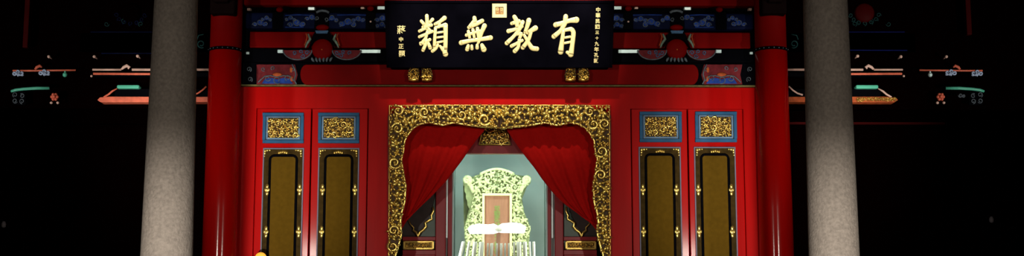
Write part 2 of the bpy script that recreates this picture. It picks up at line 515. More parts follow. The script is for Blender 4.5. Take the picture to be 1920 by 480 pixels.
    for q in (-1, -.5, 0, .5, 1):
        m.ball(wl.at((a0 + a1) / 2 + q * 7, y2 + 7 + abs(q) * 1.5, .012), 2.6 * k, .008, 3.2 * k, 8, 6)
    m.build('top_stud', M['golddim'], t)
    for s, e in ((1, a0), (-1, a1)):
        m = MB()
        for (dx, dy, rr) in ((5, 5, 3.2), (9.5, 4.2, 2.6), (14, 4, 2.0), (4.6, 10, 2.6), (4.2, 15, 2.0)):
            m.ball(wl.at(e + s * dx, y2 + dy, .012), rr * k, .008, rr * k, 8, 6)
        m.build('corner_fitting', M['gold'], t)
    # skirt panel below (under the picture's edge)
    MB().box(xa, xc, Yb - .015, Yb + .02, .25, zb - .12).build('skirt_panel', M['olive'], t, bevel=.01)

door_leaf(479, 582, 493, 570, 212, 'red door leaf with ochre panel, nearest the left red column', 11)
door_leaf(583, 689, 597, 674, 212, 'red door leaf with ochre panel, just left of the gilded doorway frame', 22)
door_leaf(1184, 1290, 1199, 1278, 210, 'red door leaf with ochre panel, just right of the gilded doorway frame', 33)
door_leaf(1291, 1395, 1303, 1381, 210, 'red door leaf with ochre panel, nearest the right red column', 44)

# ---------------------------------------------------------------- carved gilt doorway frame
IN_L = [(936, 241), (905, 238), (880, 236), (850, 231), (830, 236), (805, 231), (790, 233), (777, 240), (767, 251), (759, 265),
        (757, 285), (753, 300), (757, 325), (761, 349), (759, 380), (753, 400), (751, 417), (753, 440), (748, 460), (742, 480), (741, 520), (741, 560)]
def gilt_frame():
    w = Wall(-.01)
    k = m_per_px(-.01)
    out_l = [(727, 560), (727, 480), (728, 380), (729, 197)]
    polyL = IN_L + out_l + [(936, 197)]
    polyR = mir(polyL)
    c = w.at(936, 560)
    t = thing('doorway_surround', 'gilded doorway frame carved with scrolls, hung with red curtains', 'frame', (0, -.01, 0))
    full = [(x, y) for x, y in reversed(IN_L)][:-1] + mir(IN_L) + mir(out_l) + list(reversed(out_l))
    # order: inner left bottom -> centre -> inner right bottom -> outer right -> outer left
    def outer_of(p, i, n):
        x, y = p
        if y < 262 and x > 767: return (x, 197)
        return (728, y) if y >= 285 else (728, 197 + (y - 241) * 2.0 if y > 250 else 197)
    gb = MB()
    for s in (0, 1):
        inn = IN_L if s == 0 else mir(IN_L)
        outp = [outer_of(p, i, len(IN_L)) for i, p in enumerate(IN_L)]
        if s: outp = mir(outp)
        for i in range(len(inn) - 1):
            q = [inn[i], inn[i + 1], outp[i + 1], outp[i]]
            fr_ = [w.at(x, y, .03) for x, y in q]; bk_ = [p - w.n * .04 for p in fr_]
            gb.add(fr_ + bk_, [(0, 1, 2, 3), (7, 6, 5, 4), (0, 4, 5, 1), (2, 6, 7, 3)])
    gb.build('ground_board', M['goldback'], t)
    for nm, poly, sd in (('left_carving', polyL, 5), ('right_carving', polyR, 6)):
        top = [p for p in poly]
        m = MB()
        carve(m, top, w, sd, 11.0, .028, 2.0, 1.5)
        m.build(nm, M['gold'], t)
    # rim: outer cord and scalloped inner bead
    m = MB()
    line2d(m, w, [(728.5, 560), (729, 480), (730, 380), (730.5, 198.5), (833, 198.5), (936, 198.5), (1039, 198.5), (1142.5, 198.5), (1143, 380), (1144, 480), (1144, 560)], 1.3, .034)
    m.build('outer_cord', M['golddim'], t)
    for nm, pts in (('left_inner_rim', IN_L), ('right_inner_rim', mir(IN_L))):
        m = MB()
        rr = [1.5 + .9 * abs(math.sin(i * 1.3)) for i in range(len(pts))]
        line2d(m, w, pts, rr, .036)
        for i in range(len(pts) - 1):                     # curled leaves lying along the rim
            (ax, ay), (bx_, by_) = pts[i], pts[i + 1]
            L = math.hypot(bx_ - ax, by_ - ay); q = int(L // 11)
            for j in range(q):
                u = (j + .5) / q
                leaf(m, w, ax + (bx_ - ax) * u, ay + (by_ - ay) * u, 4.6, math.atan2(by_ - ay, bx_ - ax) + .35 * (-1) ** j, .034, .012, k)
        m.build(nm, M['gold'], t)
    # side posts run to the floor
    for s, (a, b) in ((0, (727, 741)), (1, (1132, 1146))):
        z1 = P(a, 556, -.01).z
        MB().box(P(a, 480, 0).x, P(b, 480, 0).x, -.04, 0, .02, z1).build('foot_post', M['golddim'], t, bevel=.008)
    # central medallion
    m = MB()
    for q in range(8):
        a = q * PI / 4
        m.ball(w.at(936 + 6.5 * math.cos(a), 213 + 6.5 * math.sin(a), .045), 3.4 * k, .022, 3.4 * k, 10, 7)
    m.ball(w.at(936, 213, .055), 5 * k, .03, 5 * k)
    m.build('centre_boss', M['gold'], t)
gilt_frame()

# ---------------------------------------------------------------- curtains
def curtain(edge, gather, outer, label, side):
    """cloth hung from the frame head and drawn aside; folds fan in to the gather"""
    Y = .12; w = Wall(Y)
    nu, nv = 90, 40
    top0 = (outer, 214); top1 = (edge[0][0], edge[0][1] - 26)
    vs = []
    # sample the free diagonal edge by arclength
    E = [(edge[0][0] + (edge[0][0] - edge[1][0]) * .66, top1[1])] + edge
    seg = [math.hypot(E[i + 1][0] - E[i][0], E[i + 1][1] - E[i][1]) for i in range(len(E) - 1)]
    tot = sum(seg)
    def along(v):
        d = v * tot
        for i, L in enumerate(seg):
            if d <= L or i == len(seg) - 1:
                u = min(1, d / L); return (E[i][0] + (E[i + 1][0] - E[i][0]) * u, E[i][1] + (E[i + 1][1] - E[i][1]) * u)
            d -= L
    for j in range(nv + 1):
        v = j / nv
        ex, ey = along(v)
        ox = outer + (gather[0] - outer) * v ** 1.5; oy = 214 + (gather[1] + 34 - 214) * v
        for i in range(nu + 1):
            u = i / nu
            x = ox + (ex - ox) * u; y = oy + (ey - oy) * u
            # folds: wide at the head, tight near the gather
            amp = .022 * (1 - .35 * v)
            ph = 7.5 * PI * u ** 1.15 + 1.2 * math.sin(3 * u + 2 * v)
            d = amp * (math.sin(ph) + .4 * math.sin(2.3 * ph + 1.3)) * (.25 + .75 * min(1, v * 2.2))
            p = w.at(x, y); p.y += -d * .8 + .015
            vs.append(p)
    fs = [(j * (nu + 1) + i, j * (nu + 1) + i + 1, (j + 1) * (nu + 1) + i + 1, (j + 1) * (nu + 1) + i) for j in range(nv) for i in range(nu)]
    m = MB().add(vs, fs, True)
    o = m.build('curtain', M['curtain'])
    sd = o.modifiers.new('solid', 'SOLIDIFY'); sd.thickness = .006
    # the hanging tail below the tie
    tag(o, label, 'curtain', 'red curtains of the gilded doorway')
    t = MB(); g0 = w.at(gather[0], gather[1])
    vs = []
    for j in range(20):
        z = g0.z + .03 - j * .12 / 1.0
        for i in range(13):
            u = i / 12
            x = g0.x - side * .02 + side * (-.07 * (1 + j * .02)) * (1 - u) + 0
            vs.append((x + side * .0, Y + .01 + .02 * math.sin(u * 14), z))
    fs = [(j * 13 + i, j * 13 + i + 1, (j + 1) * 13 + i + 1, (j + 1) * 13 + i) for j in range(19) for i in range(12)]
    t.add(vs, fs, True)
    q = t.build('curtain_tail', M['curtain'], o)
    q.modifiers.new('solid', 'SOLIDIFY').thickness = .006
    c = MB().tube([g0 + Vector((-.05 + .1 * i / 8, -.045 * math.sin(PI * i / 8) + .0, .012 * math.cos(PI * i / 4))) for i in range(9)], .008, 8)
    c.build('tie_band', M['golddim'], o)

curtain([(909, 243), (893, 262), (880, 280), (865, 302), (850, 322), (836, 340), (820, 357), (805, 372), (790, 386), (772, 402), (752, 417)],
        (744, 424), 738, 'red curtain drawn to the left side of the gilded doorway', 1)
curtain([(950, 243), (960, 258), (971, 274), (986, 294), (1002, 314), (1014, 332), (1027, 349), (1042, 367), (1059, 383), (1090, 405), (1122, 421)],
        (1130, 428), 1136, 'red curtain drawn to the right side of the gilded doorway', -1)

# ---------------------------------------------------------------- shrine cabinet behind the curtains
YC = .55
WC = Wall(YC)
def cabinet():
    t = thing('shrine_cabinet', 'maroon shrine cabinet with a pale lit glazed niche inside the doorway', 'cabinet', (0, YC, 0))
    def X(px): return P(px, 400, YC).x
    def Z(py): return P(937, py, YC).z
    dp = 1.15
    m = MB()
    m.box(X(738), X(1135), YC, YC + .08, Z(288), Z(243) + .35)
    m.build('head_board', M['cabinet'], t, bevel=.006)
    for a, b in ((840, 847.5), (1027, 1033)):
        MB().box(X(a), X(b), YC - .01, YC + .06, .0, Z(288)).build('niche_post', M['cabinet'], t, bevel=.005)
    for a, b in ((817, 836), (1040, 1056)):
        MB().box(X(a), X(b), YC - .03, YC + .06, .0, Z(288)).build('outer_post', M['cabinet'], t, bevel=.008)
    for a, b in ((836.5, 839.5), (1034, 1037)):
        MB().box(X(a), X(b), YC - .0, YC + .03, Z(446), Z(330)).build('light_gap_strip', M['edge'], t)  # pale strip stands in for a thin line of light between the posts
    for a, b in ((847.5, 850.5), (1024, 1027)):
        MB().box(X(a), X(b), YC + .0, YC + .05, .8, Z(288)).build('glass_bead', M['niche'], t, bevel=.003)
    # niche lining: back, sides, top and floor
    n = MB()
    n.box(X(800), X(1072), YC + dp, YC + dp + .04, .7, Z(250))
    n.box(X(805), X(847), YC + .1, YC + dp, .7, Z(255)); n.box(X(1027), X(1068), YC + .1, YC + dp, .7, Z(255))
    n.box(X(805), X(1068), YC + .1, YC + dp, Z(262), Z(250))
    n.box(X(805), X(1068), YC + .1, YC + dp, .7, .8)
    n.build('niche_lining', M['niche'], t)
    MB().box(X(848), X(1027), YC + .02, YC + .026, .8, Z(288)).build('glass_pane', M['glass'], t)
    # side lights: panes, cusped gilt scroll and gilt plate each side
    for s in (0, 1):
        f = (lambda pts: pts) if s == 0 else (lambda pts: mir(pts, 1874))
        def fx(a, b): return (a, b) if s == 0 else (1874 - b, 1874 - a)
        a, b = fx(755, 817)
        m = MB()
        m.pbox(a, 444, b, 451, YC, .06, .01); m.pbox(a, 469, b, 478, YC, .06, .01)
        m.box(min(X(a), X(b)), max(X(a), X(b)), YC + .0, YC + .06, 0, Z(478))
        m.build('side_rail', M['cabinet'], t, bevel=.004)
        a, b = fx(752, 817)
        MB().pbox(a, 300, b, 446, YC, .02, -.03).build('dark_pane', M['darkpane'], t)
        pane = f([(816, 366), (816, 443), (788, 443), (797, 426), (803, 414), (808, 400), (812, 385)])
        MB().prism(pane, WC, .012, -.012).build('grey_pane', M['greyglass'], t)
        sc = f([(812, 388), (813, 396), (809, 404), (810, 411), (802, 415), (797, 418), (799, 425), (794, 431), (787, 436), (784, 443), (781, 436), (775, 432), (776, 427), (770, 421), (766, 412)])
        m = MB(); line2d(m, WC, sc, [1.6, 2.2, 2.4, 2.2, 2.6, 2.4, 2.8, 2.9, 2.6, 3.2, 2.6, 2.0, 1.6, 1.2, .8], .01)
        m.build('gilt_scroll', M['gold'], t)
        a, b = fx(756, 814)
        m = MB(); m.pbox(a, 452, b, 468, YC, .02, .012)
        pl = m.build('gilt_plate', M['golddim'], t, bevel=.006)
        m = MB()
        for (c0, d0, c1, d1) in ((a, 452, b, 454.4), (a, 465.6, b, 468), (a, 452, a + 3, 468), (b - 3, 452, b, 468)):
            m.pbox(c0, d0, c1, d1, YC, .01, .024)
        m.build('plate_rim', M['gold'], pl, bevel=.003)
        MB().pbox(a + 4, 455.5, b - 4, 464.5, YC, .004, .014).build('plate_ground', M['goldback'], pl)
        m = MB(); carve(m, [(a + 4, 455), (b - 4, 455), (b - 4, 465), (a + 4, 465)], WC, 70 + s, 3.4, .012, .9, .5)
        m.build('plate_relief', M['golddim'], pl)
cabinet()

def cornice_plate():
    w = Wall(YC - .06)
    t = thing('carved_plate', 'small gilded carving between the two curtains, under the doorway frame', 'carving', tuple(w.at(926, 270)))
    poly = [(899, 271), (903, 250), (909, 240), (945, 240), (952, 250), (957, 271)]
    MB().prism(poly, w, .05, .0).build('ground_board', M['goldback'], t)
    carve(MB(), poly, w, 91, 6.5, .0, 1.5, 1.2).build('carved_relief', M['gold'], t)
    m = MB(); line2d(m, w, poly + [poly[0]], 1.3, .004); m.build('rim', M['golddim'], t)
cornice_plate()

# ---------------------------------------------------------------- spirit tablet
YT = 1.15
WT = Wall(YT)
def text_part(body, size_px, cx, cy, wall, m, parent, name, extrude=.004, out=0.0, offset=0.0):
    cu = bpy.data.curves.new(name, 'FONT')
    cu.body = body; cu.size = size_px * m_per_px(wall.Y) * 1.0
    cu.align_x = 'CENTER'; cu.align_y = 'CENTER'; cu.extrude = extrude; cu.space_line = .9; cu.offset = offset
    tmp = bpy.data.objects.new(name, cu); COL.objects.link(tmp)
    dg = bpy.context.evaluated_depsgraph_get()
    me = bpy.data.meshes.new_from_object(tmp.evaluated_get(dg))
    bpy.data.objects.remove(tmp); 
    p = wall.at(cx, cy, out)
    R = Matrix.Rotation(PI / 2 + wall.lean, 4, 'X')
    me.transform(Matrix.Translation(p) @ R)
    o = bpy.data.objects.new(name, me); COL.objects.link(o)
    me.materials.clear(); me.materials.append(m)
    for pl in me.polygons: pl.material_index = 0
    if parent is not None:
        o.parent = parent; o.matrix_parent_inverse = Matrix.Translation(parent_world(parent)).inverted()
    return o

def tablet():
    half = [(932, 315), (918, 317), (906, 321), (899, 327), (891, 329), (886, 335), (882, 330), (874, 328), (868, 333), (869, 342),
            (876, 349), (883, 353), (887, 362), (886, 374), (883, 388), (881, 398), (877, 408), (873, 416), (870, 428), (871, 446), (873, 462), (870, 480), (868, 520)]
    full = half + [(996, 520)] + [(1864 - x, y) for x, y in reversed(half[1:-1])]
    t = thing('spirit_tablet', 'pale gilded carved tablet stand with brown board behind the glass', 'tablet', (P(932, 520, YT).x, YT, .8))
    k = m_per_px(YT)
    MB().prism(full, WT, .08, .0).build('ground_board', M['limeback'], t)
    ring = half + [(906, 520), (906, 364), (932, 364)]
    for nm, poly, sd in (('left_carving', ring, 3), ('right_carving', [(1864 - x, y) for x, y in ring], 4)):
        m = MB(); carve(m, poly, WT, sd, 8.0, .0, 1.8, .3, .15)
        m.build(nm, M['lime'], t)
    # curled ears and crest
    for s in (-1, 1):
        m = MB(); ex = 932 + s * 56
        line2d(m, WT, spiral(ex, 338, 8, 2, 1.4, PI / 2, 18, s), 3.3, .03); line2d(m, WT, [(932 + s * 52, 344), (932 + s * 47, 352), (932 + s * 44, 362)], [4, 4.5, 3], .02)
        m.ball(WT.at(ex, 338, .03), 3.5 * k, .03, 3.5 * k)
        m.build('curled_ear', M['lime'], t)
    m = MB(); line2d(m, WT, [(900 + 64 * i / 12, 327 - 9.5 * math.sin(PI * i / 12)) for i in range(13)], 2.6, .03)
    m.build('crest_rim', M['lime'], t)
    m = MB()
    m.pbox(904, 363, 908.5, 520, YT, .04, .04); m.pbox(955.5, 363, 960, 520, YT, .04, .04); m.pbox(904, 363, 960, 367.5, YT, .04, .042)
    m.build('moulding', M['limeline'], t, bevel=.006)
    MB().pbox(908.5, 367.5, 955.5, 520, YT, .03, .012).build('brown_board', M['terracotta'], t)
    text_part('\n'.join('至聖先師孔子神位'), 12.5, 932, 432, WT, M['glyphgreen'], t, 'writing', .003, .014, .0004)
    # foot block resting on the cabinet floor
    z0 = P(932, 520, YT).z
    MB().box(P(868, 520, YT).x, P(996, 520, YT).x, YT - .08, YT + .12, .8, z0).build('foot_block', M['limeback'], t, bevel=.02)
tablet()

def niche_lamp():
    w = Wall(YT - .3); k = m_per_px(YT - .3)
    z0 = w.at(932, 431)
    t = thing('tube_lamp', 'glowing white twin tube lamp across the front of the gilded tablet', 'lamp', tuple(w.at(932, 440)))
    for pts, rr in (([(879, 434), (884, 431), (896, 429), (915, 430), (926, 429), (935, 430)], [5, 8, 9.5, 9, 9.5, 6]),
                    ([(934, 430), (942, 428), (962, 427), (974, 428), (985, 431)], [6, 9, 10, 9.5, 6])):
        m = MB(); line2d(m, w, pts, rr, 0, 14, .6); m.build('tube', M['lampglow'], t)
    c = w.at(934, 430)
    MB().tube([c + Vector((-.04, .0, 0)), c + Vector((.04, .0, 0))], .03, 12).build('holder', M['whiterod'], t)
    MB().box(c.x - .02, c.x + .02, c.y + .005, c.y + .02, .84, c.z).build('stand', M['terracotta'], t)
    MB().box(c.x - .12, c.x + .12, c.y - .05, c.y + .07, .80, .84).build('foot', M['whiterod'], t, bevel=.008)
niche_lamp()

def slat_rail():
    Y = YT - .42; w = Wall(Y); k = m_per_px(Y)
    t = thing('slatted_rail', 'low rail of upright white slats in front of the gilded tablet', 'rail', (P(934, 520, Y).x, Y, .8))
    spots = [(869, 863, 5), (880, 876, 4), (891, 888, 6), (903, 901, 8), (915, 914, 3), (922, 921, 5), (932, 931.5, 3), (940, 939.5, 4), (947, 947, 3), (954, 954, 3), (964, 964, 3), (973, 973.5, 8), (984, 985, 6), (993, 994, 3), (1000.5, 1001, 4)]
    z1 = .84
    for a, b, wd in spots:
        p = w.at(a, 455 + (2 if 905 < a < 960 else 0) + abs(a - 934) * -.02); q = w.at(b, 480)
        d = (q - p) / (p.z - q.z)
        e = p + d * (p.z - z1)
        MB().tube([p + Vector((0, 0, .004)), p, q, e], [wd * .4 * k + .002, wd * .6 * k + .001, wd * .6 * k + .001, wd * .6 * k + .001], 8).build('slat', M['whiterod'], t)
    a, b = P(845, 520, Y).x, P(1024, 520, Y).x
    MB().box(a + .03, b - .03, Y - .03, Y + .03, .80, .85).build('foot_rail', M['whiterod'], t, bevel=.006)
slat_rail()

# ---------------------------------------------------------------- name plaque
YP = -.30
zP = P(936, 124, YP).z
WP = Wall(YP, 11.0, zP)
def brush(mb, org, sc, strokes):
    for st in strokes:
        pts = [(org[0] + x / sc, org[1] + y / sc) for x, y, r in st]
        rad = [r / sc for x, y, r in st]
        # soften into a curve
        P2 = []; R2 = []
        for i in range(len(pts) - 1):
            for q in range(5):
                u = q / 5
                P2.append((pts[i][0] + (pts[i + 1][0] - pts[i][0]) * u, pts[i][1] + (pts[i + 1][1] - pts[i][1]) * u)); R2.append(rad[i] + (rad[i + 1] - rad[i]) * u)
        P2.append(pts[-1]); R2.append(rad[-1])
        for _ in range(2):
            P2 = [P2[0]] + [((P2[i - 1][0] + 2 * P2[i][0] + P2[i + 1][0]) / 4, (P2[i - 1][1] + 2 * P2[i][1] + P2[i + 1][1]) / 4) for i in range(1, len(P2) - 1)] + [P2[-1]]
        line2d(mb, WP, P2, [q * 1.3 for q in R2], .006, 12, .22)
        k = m_per_px(YP)
        for (x, y), r in ((P2[0], R2[0]), (P2[-1], R2[-1])):
            mb.ball(WP.at(x, y, .006), r * k * 1.3, r * k * .28, r * k * 1.3, 12, 8, Matrix.Rotation(WP.lean, 3, 'X'))
def plaque():
    t = thing('name_plaque', 'black plaque with large gold calligraphy hung over the doorway', 'sign', (0, YP, zP))
    outer = [(724, 4), (1149, 4), (1146, 125), (726, 125)]
    MB().prism(outer, WP, .07, 0).build('board', M['plaque'], t, bevel=.006)
    fr = MB()
    for poly in ([(721, 1), (1152, 1), (1151, 6), (722, 6)], [(725, 122), (1147, 122), (1147, 127), (725, 127)],
                 [(721, 1), (727, 1), (730, 127), (725, 127)], [(1146, 1), (1152, 1), (1148, 127), (1143, 127)]):
        fr.prism(poly, WP, .085, .012)
    fr.build('frame', M['plaque'], t, bevel=.004)
    G = {}
    G['lei'] = ((775, 20), 5.333, [
        [(135, 52, 15), (138, 110, 15), (135, 180, 13)], [(80, 105, 13), (110, 140, 14)], [(192, 88, 14), (160, 125, 12)],
        [(95, 165, 12), (180, 145, 14)], [(125, 175, 12), (62, 205, 13)], [(150, 180, 12), (180, 210, 11)],
        [(62, 262, 13), (120, 238, 12), (188, 208, 13)], [(140, 210, 12), (128, 270, 12), (75, 335, 13)], [(110, 320, 12), (165, 290, 13)],
        [(130, 290, 12), (120, 345, 14), (98, 395, 15)], [(150, 325, 12), (168, 372, 16)], [(72, 325, 12), (100, 330, 10)],
        [(218, 135, 13), (265, 112, 14), (312, 74, 19)], [(262, 122, 12), (255, 165, 11)],
        [(222, 172, 13), (214, 270, 13), (210, 365, 13)], [(222, 172, 12), (270, 155, 12), (318, 145, 18)],
        [(322, 145, 19), (324, 250, 17), (320, 390, 18)], [(300, 375, 15), (322, 435, 22)],
        [(235, 222, 9), (295, 213, 9)], [(232, 270, 9), (295, 262, 9)], [(228, 322, 10), (295, 308, 9)],
        [(245, 345, 12), (225, 380, 13), (192, 405, 14)], [(268, 355, 10), (305, 405, 15)]])
    G['wu'] = ((855, 20), 5.333, [
        [(185, 72, 16), (190, 120, 20)], [(178, 115, 18), (130, 168, 15)], [(150, 158, 16), (210, 130, 18), (262, 102, 17)],
        [(105, 246, 14), (190, 218, 11), (270, 195, 11)], [(125, 208, 14), (140, 285, 11)], [(170, 192, 14), (186, 285, 11)], [(215, 180, 15), (228, 290, 12)],
        [(285, 152, 20), (255, 220, 16), (232, 300, 14), (222, 325, 11)],
        [(52, 322, 20), (130, 302, 16), (250, 288, 16), (345, 272, 20)],
        [(122, 352, 14), (112, 388, 17)], [(158, 352, 11), (160, 382, 13)], [(212, 345, 12), (212, 372, 15)], [(260, 345, 15), (278, 388, 23)]])
    G['jiao'] = ((940, 20), 5.333, [
        [(130, 62, 17), (152, 100, 20), (160, 170, 15)], [(105, 128, 15), (175, 105, 16)], [(72, 205, 18), (130, 190, 14), (205, 158, 14)],
        [(212, 115, 17), (185, 185, 15), (120, 262, 14), (55, 325, 18)], [(150, 240, 11), (205, 222, 14), (178, 285, 13)],
        [(180, 280, 13), (172, 365, 14), (135, 405, 18)], [(102, 355, 15), (150, 330, 13), (208, 298, 13)],
        [(275, 98, 21), (258, 160, 17), (235, 215, 12)], [(262, 222, 15), (340, 175, 22)], [(298, 205, 14), (275, 290, 15), (215, 370, 18)],
        [(228, 245, 12), (265, 310, 15), (305, 378, 20), (355, 383, 19)]])
    G['you'] = ((1025, 20), 5.05, [
        [(85, 135, 20), (150, 118, 17), (215, 95, 17), (280, 88, 24)], [(180, 55, 18), (175, 115, 19), (135, 190, 16), (68, 245, 19)],
        [(160, 180, 13), (146, 280, 16), (132, 390, 22)], [(160, 188, 12), (235, 172, 17), (256, 205, 18), (242, 330, 17), (228, 415, 22)],
        [(228, 415, 18), (195, 395, 13)], [(160, 258, 9), (220, 248, 10)], [(160, 310, 9), (220, 298, 10)]])
    for key in G:
        org, sc, st = G[key]
        m = MB(); brush(m, org, sc, st); m.build('gold_character', M['goldlet'], t)
    def column_of(body, spots, name):
        r0 = None
        for ch, (x, y, sz) in zip(body, spots):
            o = text_part(ch, sz, x, y, WP, M['goldlet'], t, name, .003, .004, .0009)
    column_of('中華民國三十九年孔誕', [(1121.5 - i * .45, 19 + i * 10.6, (9.5, 9.5, 9, 9.5, 7.5, 6.5, 8.5, 9.5, 9, 9)[i]) for i in range(10)], 'date_character')
    column_of('蔣中正題', [(752.5, 57, 17), (752, 74.5, 9.5), (752, 87.5, 10.5), (753.5, 101.5, 13)], 'signature_character')
    m = MB()
    for poly in ([(923, 7), (950, 7), (950, 13), (923, 13)], [(923, 27), (950, 27), (950, 33), (923, 33)], [(923, 12.9), (929, 12.9), (929, 27.1), (923, 27.1)], [(944, 12.9), (950, 12.9), (950, 27.1), (944, 27.1)]):
        m.prism(poly, WP, .02, .016)
    sl = m.build('seal_border', M['goldlet'], t)
    MB().prism([(928.5, 12.5), (944.5, 12.5), (944.5, 27.5), (928.5, 27.5)], WP, .012, .006).build('seal_face', M['sealface'], sl)
    m = MB()
    for x in (931, 934, 939, 942): line2d(m, WP, [(x, 14), (x, 20), (x, 26)], .5, .007, 5)
    for y in (15, 19, 23.5): line2d(m, WP, [(931, y), (935, y)], .5, .007, 5); line2d(m, WP, [(939, y + 1), (942, y + 1)], .5, .007, 5)
    m.build('seal_strokes', M['goldlet'], sl)
plaque()

def plaque_support(cx, label, seed):
    w = Wall(-.20); k = m_per_px(-.2)
    t = thing('plaque_support', label, 'bracket', tuple(w.at(cx, 153)), 'gilded carved supports under the black plaque')
    for s in (-1, 1):
        c = cx + s * 12.5
        poly = [(c - 9, 151), (c - 11, 140), (c - 8, 128), (c - 3, 121), (c + 6, 120), (c + 10, 128), (c + 11, 142), (c + 9, 152)]
        if s > 0: poly = [(2 * c - x, y) for x, y in poly]
        b = MB().prism(poly, w, .12, 0).build('carved_block', M['goldback'], t)
        m = MB(); carve(m, poly, w, seed + s, 6.0, 0, 1.6, 0)
        line2d(m, w, [(c - 9, 149), (c, 150.5), (c + 9, 148.5)], 2.6, .012)
        m.build('carved_relief', M['golddim'], b)
plaque_support(788, 'gilded carved support under the left part of the black plaque', 400)
plaque_support(1082, 'gilded carved support under the right part of the black plaque', 410)

# ---------------------------------------------------------------- painted beams of the frieze
XC0, XC1 = 455, 1418
def header_beam():
    Y = 0.0
    t = thing('header_beam', 'red header beam with painted ends under the black plaque', 'beam', tuple(P(937, 158, Y)))
    # red middle with rounded ends
    w = Wall(-.10)
    pts = [(574, 158)] + [(574 - 11 * math.sin(PI * i / 8), 139.5 + 18.5 * math.cos(PI * i / 8)) for i in range(1, 8)] + [(574, 121)]
    poly = pts + mir(list(reversed(pts)))
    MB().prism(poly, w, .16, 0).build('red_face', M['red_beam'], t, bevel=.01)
    MB().pbox(XC0, 118, XC1, 159, -.06, .12, 0).build('dark_core', M['black'], t)
    w2 = Wall(-.08)
    for s in (0, 1):
        f = (lambda p: p) if s == 0 else mir
        b = MB().prism(f([(481, 158), (485, 140), (481, 121), (553, 121), (558, 140), (553, 158)]), w2, .03, 0).build('painted_end', M['maroon'], t)
        m = MB()
        m.prism(f([(491, 157), (497, 148), (508, 146), (520, 149), (532, 146), (543, 148), (549, 157)]), w2, .01, .006)
        m.build('blue_cloud', M['blue'], b)
        m = MB()
        for (x, y, r, st) in ((502, 147, 6, 0), (540, 146, 6, 2), (520, 150, 8, 1), (494, 130, 4, 1), (512, 128, 4, 2), (548, 130, 4, 0)):
            line2d(m, w2, f(spiral(x, y, r, r * .4, 1.0, st, 12)), .9, .008, 5)
        line2d(m, w2, f([(484, 155), (489, 150), (497, 143), (508, 142), (520, 145), (532, 142), (544, 143), (551, 152)]), 1.1, .01, 5)
        line2d(m, w2, f([(548, 121), (553, 130), (555, 140), (552, 150), (556, 158)]), 1.3, .01, 5)
        m.build('pale_scroll', M['cloud'], b)
        m = MB()
        m.ball(w2.at(*f([(520, 140)])[0], .004), .05, .012, .022); m.ball(w2.at(*f([(546, 131)])[0], .004), .016, .01, .03); m.ball(w2.at(*f([(547, 148)])[0], .004), .016, .01, .03)
        m.build('orange_bloom', M['orange'], b)
        m = MB()
        for (x, y) in ((467, 130), (469, 149)): line2d(m, Wall(-.062), f(spiral(x, y, 5, 1.5, 1.3, 1, 14, -1)), .7, .004, 5)
        m.build('end_scroll', M['cloud'], t)
header_beam()
o = MB().pbox(453, 159.6, 1419, 163.6, 0, .05, .055).build('gilded_moulding', M['greengold'], None, bevel=.004)
tag(o, 'thin green-gold moulding line under the red header beam', 'moulding')

def cloud_motif(mb_c, mb_b, w, f, x, y, s, fl=1):
    """painted cloud: blue lobes with pale curling outline"""
    k = m_per_px(w.Y)
    for dx, dy, r in ((0, 0, 6), (8, 3, 5), (-8, 3, 4.5)):
        p = f([(x + dx * s * fl, y + dy * s)])[0]
        mb_b.ball(w.at(p[0], p[1], .004), r * s * k, .008, r * s * k * .8, 12, 7)
    for dx, dy, r, st in ((0, 0, 5.5, .5), (10, 3, 4, 2), (-9, 4, 4, 3)):
        line2d(mb_c, w, f(spiral(x + dx * s * fl, y + dy * s, r * s, r * s * .35, 1.15, st, 14, fl)), .8, .012, 5)

